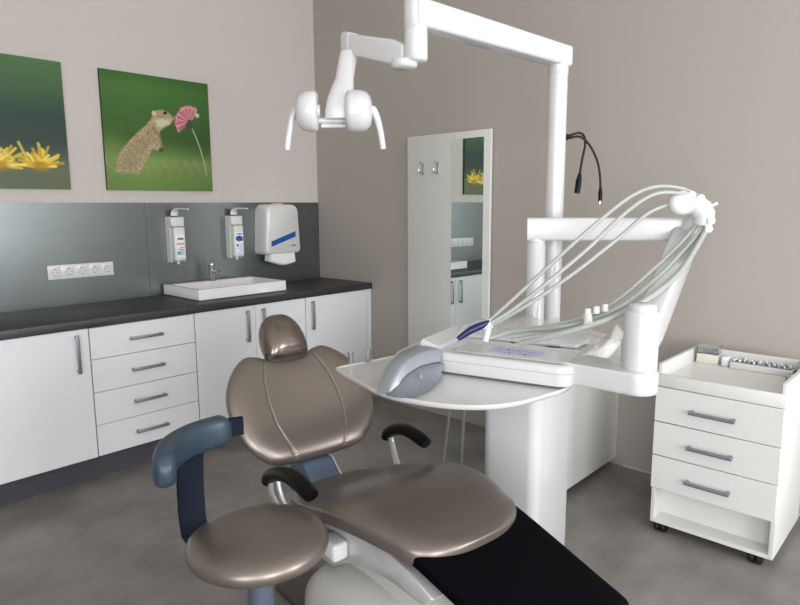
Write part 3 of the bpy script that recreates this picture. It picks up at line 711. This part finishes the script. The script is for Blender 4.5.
for i in range(8):
    for j in range(2):
        e_ = .18+i*.018; d__ = .10+j*.045
        if (i*3+j) % 4: b.box((0, 0, 0), (.010, .010, .0004), 'lab_ltblue' if (i+j) % 3 else 'ink', mx=Matrix.Translation(Vector(K(e_, d__, 1.0159))) @ Matrix.Rotation(math.radians(13), 4, 'Z'))
b.make('display', pn)
# white instrument rest at the rear, wedge at left
plate([(.0, .27), (.42, .27), (.44, .40), (.36, .47), (.06, .47), (-.02, .40)], 1.012, 1.032, 'lacq', .009, 3, 'instrument_rest')
B().loft([[K(e, d, z) for e, d, z in ((-.17, .0, .952), (-.17, .28, .952), (-.17, .28, .99), (-.17, .06, .985))],
          [K(e, d, z) for e, d, z in ((-.06, -.06, .952), (-.06, .32, .952), (-.06, .32, 1.045), (-.06, .04, 1.045))],
          [K(e, d, z) for e, d, z in ((.004, -.02, .952), (.004, .34, .952), (.004, .34, 1.030), (.004, .04, 1.025))]], 'lacq').make('side_fairing', DU, sharp=35)
# film bag over the rear of the console
rings = []
for i in range(15):
    e_ = -.02+.50*i/14; r = []
    hgt = .055*math.sin(PI*min(1, max(.06, i/14)))**.6+.008*math.sin(i*2.3)
    for k in range(16):
        q = PI*k/15; r.append(K(e_, .375-.115*math.cos(q)+.006*math.sin(5*q+i), 1.034+hgt*math.sin(q)+.004*math.sin(7*q+i*1.3)*math.sin(q)))
    rings.append(r)
o = B().loft(rings, 'film').make('protective_film', DU, sharp=50); o['label'] = 'clear crinkled plastic film'
fin = [(.46, .27, 1.0), (.50, .30, 1.02), (.52, .34, 1.05), (.53, .38, 1.09)]
B().loft([[K(e+.004*q, d, z+h) for q, h in ((-1, 0), (1, 0), (1, .0), (-1, 0))][:2]+[K(e+.02+.004*q, d+.01, z-.03) for q in (1, -1)] for e, d, z in fin for h in (0,)], 'film').make('film_flap', DU)
# tray plate
tray = [(-.314, -.15), (-.17, -.24), (-.03, -.315), (.08, -.335), (.20, -.325), (.30, -.28), (.37, -.20), (.42, -.09), (.455, .03), (.44, .30), (.30, .38), (-.05, .38), (-.20, .20), (-.30, -.05), (-.325, -.11)]
tr_o = outline(tray, 120)
b = B()
def off_o(k): c = np.array([.08, .02]); return [tuple(c+(q-c)*k) for q in tr_o]
b.loft([[K(e, d+.025, z) for e, d in off_o(k)] for z, k in ((.926, .97), (.928, .985), (.936, .998), (.943, 1.0), (.9445, .995), (.9445, .983), (.940, .975), (.9395, .4))], 'lacq'); b.make('tray', DU, sharp=40)
# grey grip: arch on the front left corner
gp = [(2.119, .943), (2.100, .975), (2.062, 1.008), (2.020, 1.028), (1.953, 1.039), (1.870, 1.038), (1.83, 1.032)]
gi = [(2.085, .946), (2.068, .968), (2.035, .984), (1.990, .993), (1.950, .995), (1.880, .990), (1.83, .984)]
sm = lambda P_: [tuple(v) for v in interp_st(P_, 4)]
o1, i1 = sm(gp), sm(gi)
rings = []
for (xo, zo), (xi, zi) in zip(o1, i1):
    f = (2.119-xo)/.3; y0_ = 2.835-.035*f; wd = .045+.05*f
    rings.append([D((xo, y0_, zo-.003)), D((xo, y0_+.004, zo-.008)), D((xi, y0_+.006, zi+.004)), D((xi, y0_, zi)), D((xi, y0_-wd, zi)), D((xo, y0_-wd, zo-.004)), D((xo, y0_-wd+.01, zo)), D((xo, y0_-.008, zo))])
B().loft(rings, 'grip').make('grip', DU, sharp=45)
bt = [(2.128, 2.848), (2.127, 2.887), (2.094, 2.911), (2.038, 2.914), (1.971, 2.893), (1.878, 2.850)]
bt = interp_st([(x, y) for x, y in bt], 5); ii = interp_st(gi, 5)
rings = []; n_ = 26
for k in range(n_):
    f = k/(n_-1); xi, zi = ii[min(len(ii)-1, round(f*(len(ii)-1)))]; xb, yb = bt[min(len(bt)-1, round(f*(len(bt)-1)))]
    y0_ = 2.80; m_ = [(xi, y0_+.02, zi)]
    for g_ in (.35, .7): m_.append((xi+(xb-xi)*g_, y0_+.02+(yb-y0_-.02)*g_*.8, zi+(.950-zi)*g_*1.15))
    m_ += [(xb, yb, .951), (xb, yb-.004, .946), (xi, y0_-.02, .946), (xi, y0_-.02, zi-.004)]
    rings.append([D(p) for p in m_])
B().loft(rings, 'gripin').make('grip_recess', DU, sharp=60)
B().lathe([(.007, -.002), (.007, .006), (0, .0065)], 'gripin', 16, D((1.99, 2.852, .975)), (.2, .8, .6)).make('grip_button', DU)
# hose holder on top of the spring arm
b = B()
b.lathe([(0, -.022), (.034, -.022), (.044, -.008), (.044, .012), (.034, .024), (0, .026)], 'plastic', 28, Vector(D((1.071, 3.294, 1.510))), (.75, .6, .2))
cl = [(1.052, 3.318, 1.540), (1.036, 3.345, 1.528), (1.028, 3.365, 1.505), (1.030, 3.380, 1.478), (1.040, 3.386, 1.448), (1.054, 3.384, 1.420)]
for i, c in enumerate(cl):
    b.tube([Vector(D(c))+Vector((-.02, -.01, 0)), Vector(D(c))+Vector((.018, .012, 0))], .0125, 'plastic', 14)
b.tube([D((1.06, 3.30, 1.50)), D((1.035, 3.335, 1.500)), D((1.025, 3.36, 1.465)), D((1.035, 3.36, 1.425))], [.030, .040, .038, .026], 'plastic', 16, 4)
b.tube([D((1.02, 3.375, 1.495)), D((1.006, 3.398, 1.510))], .006, 'plastic', 8)
b.tube([D((.985, 3.30, 1.40)), D((1.00, 3.33, 1.45)), D((1.02, 3.34, 1.48))], [.036, .030, .026], 'plastic', 14, 4)
b.make('hose_holder', DU, sharp=50)
HOSES = [[(1.029, 3.334, 1.538), (1.078, 3.29, 1.563), (1.158, 3.232, 1.567), (1.267, 3.183, 1.528), (1.417, 3.12, 1.425), (1.541, 3.042, 1.306), (1.641, 2.96, 1.19), (1.699, 2.9, 1.113)], [(1.03, 3.353, 1.517), (1.083, 3.304, 1.542), (1.182, 3.243, 1.542), (1.31, 3.193, 1.477), (1.466, 3.14, 1.363), (1.588, 3.063, 1.255), (1.655, 2.981, 1.167), (1.706, 2.909, 1.108)], [(1.021, 3.337, 1.496), (1.063, 3.288, 1.51), (1.16, 3.22, 1.479), (1.315, 3.164, 1.381), (1.468, 3.097, 1.28), (1.589, 3.017, 1.19), (1.656, 2.943, 1.129), (1.688, 2.901, 1.097)], [(1.05, 3.382, 1.422), (1.148, 3.38, 1.357), (1.293, 3.376, 1.278), (1.464, 3.354, 1.218), (1.577, 3.302, 1.17), (1.641, 3.226, 1.132), (1.679, 3.121, 1.092), (1.691, 3.026, 1.06)], [(1.049, 3.368, 1.422), (1.166, 3.347, 1.349), (1.332, 3.322, 1.265), (1.476, 3.286, 1.197), (1.57, 3.224, 1.15), (1.631, 3.136, 1.119), (1.64, 3.013, 1.094), (1.665, 2.93, 1.077)], [(1.044, 3.342, 1.428), (1.169, 3.315, 1.348), (1.326, 3.283, 1.268), (1.457, 3.247, 1.198), (1.543, 3.194, 1.15), (1.618, 3.092, 1.115), (1.647, 2.978, 1.087), (1.69, 2.907, 1.06)], [(1.034, 3.37, 1.418), (1.142, 3.359, 1.348), (1.286, 3.341, 1.269), (1.427, 3.308, 1.2), (1.533, 3.25, 1.152), (1.598, 3.171, 1.122), (1.625, 3.06, 1.091), (1.66, 2.967, 1.067)]]
for i, h in enumerate(HOSES):
    h_ = B().tube([D(p) for p in h], .0070 if i != 3 else .0095, 'hose', 10, 8).make('hose', DU)
    e = [Vector(D(p)) for p in h[-2:]]; dd_ = (e[1]-e[0]).normalized()
    if i < 3: B().tube([e[1]-dd_*.012, e[1]+dd_*.02], [.009, .0065], 'plastic', 12).make('connector', h_)
hc_ = [Vector(D(p)) for p in ((1.64, 3.236, 1.142), (1.618, 3.222, 1.165), (1.575, 3.245, 1.175))]
b = B(); b.tube([hc_[0], hc_[1]], .014, 'plastic', 12)
for k in range(3): b.tube([hc_[1]+Vector((-.022*k, .018*k, .006*k)), hc_[1]+Vector((-.022*k, .018*k, .006*k+.022))], [.011, .009], 'plastic', 12)
b.make('hose_clip', DU)
h_ = B().tube([D((1.70, 2.912, 1.118)), D((1.72, 2.893, 1.106)), D((1.75, 2.868, 1.090)), D((1.785, 2.842, 1.062))], [.007, .0125, .013, .008], 'navyblue', 14, 4).make('handpiece', DU)
h_['label'] = 'dark blue handpiece at the end of the hoses'
B().tube([D((1.70, 2.895, 1.05)), D((1.692, 2.902, 1.10))], .012, 'plastic', 12).lathe([(0, -.012), (.010, -.008), (.013, 0), (.010, .008), (0, .012)], 'plastic', 14, D((1.690, 2.905, 1.118))).make('instrument_cradle', DU)
# clear clips at the rear of the tray
for x, y, r in ((1.93, 2.47, .011), (1.87, 2.50, .014)):
    single(B().lathe([(r*.8, .9445), (r, .985), (r-.002, .985), (r*.7, .948), (0, .948)], 'glassy', 16, (x, y, 0)), 'plastic_cup', 'small clear plastic cup at the left rear rim of the tray' if r < .012 else 'slightly taller clear plastic cup beside the small one on the tray', 'cup', (x, y, .9445))

# ------------------------------------------------------------------ light
def area(name, loc, rot, sx, sy, e, col=(1, 1, 1)):
    l = bpy.data.lights.new(name, 'AREA'); l.shape = 'RECTANGLE'; l.size = sx; l.size_y = sy; l.energy = e; l.color = col
    o = bpy.data.objects.new(name, l); COL.objects.link(o); o.location = loc; o.rotation_euler = rot; return o
zc = (WZ0+WZ1)/2; hz = WZ1-WZ0-.1
area('daylight_window', ((W1[0]+W1[1])/2, RY-.05, zc), (math.radians(-90), 0, 0), W1[1]-W1[0]-.1, hz, 120, (.96, .98, 1))
area('daylight_window', ((W2[0]+W2[1])/2, RY-.05, zc), (math.radians(-90), 0, 0), W2[1]-W2[0]-.1, hz, 150, (.96, .98, 1))
area('daylight_window', (RX-.05, (W3[0]+W3[1])/2, zc), (0, math.radians(90), 0), hz, W3[1]-W3[0]-.1, 120, (.96, .98, 1))
w = bpy.data.worlds.new('sky'); S.world = w; w.use_nodes = True
bg = w.node_tree.nodes['Background']; bg.inputs['Color'].default_value = (.80, .88, 1, 1); bg.inputs['Strength'].default_value = 1.

# ------------------------------------------------------------------ camera
cam = bpy.data.cameras.new('camera'); co = bpy.data.objects.new('camera', cam); COL.objects.link(co); S.camera = co
yaw, pit, rol, f = 3.8888, -.1529, -.0055, 632.6
F = Vector((math.cos(yaw)*math.cos(pit), math.sin(yaw)*math.cos(pit), math.sin(pit)))
R = F.cross(Vector((0, 0, 1))).normalized(); Up = R.cross(F)
R, Up = R*math.cos(rol)+Up*math.sin(rol), -R*math.sin(rol)+Up*math.cos(rol)
mx = Matrix((R, Up, -F)).transposed().to_4x4(); mx.translation = Vector((3.4428, 4.1145, 1.5086)); co.matrix_world = mx
cam.sensor_fit = 'HORIZONTAL'; cam.sensor_width = 36; cam.lens = 36*f/800; cam.clip_start = .05
vs = S.view_settings; vs.view_transform = 'Standard'; vs.look = 'None'; vs.gamma = 1; vs.use_curve_mapping = False; vs.exposure = -.12
S.render.film_transparent = False
try:
    S.cycles.use_denoising = True; S.cycles.max_bounces = 10; S.cycles.transparent_max_bounces = 16
except Exception: pass
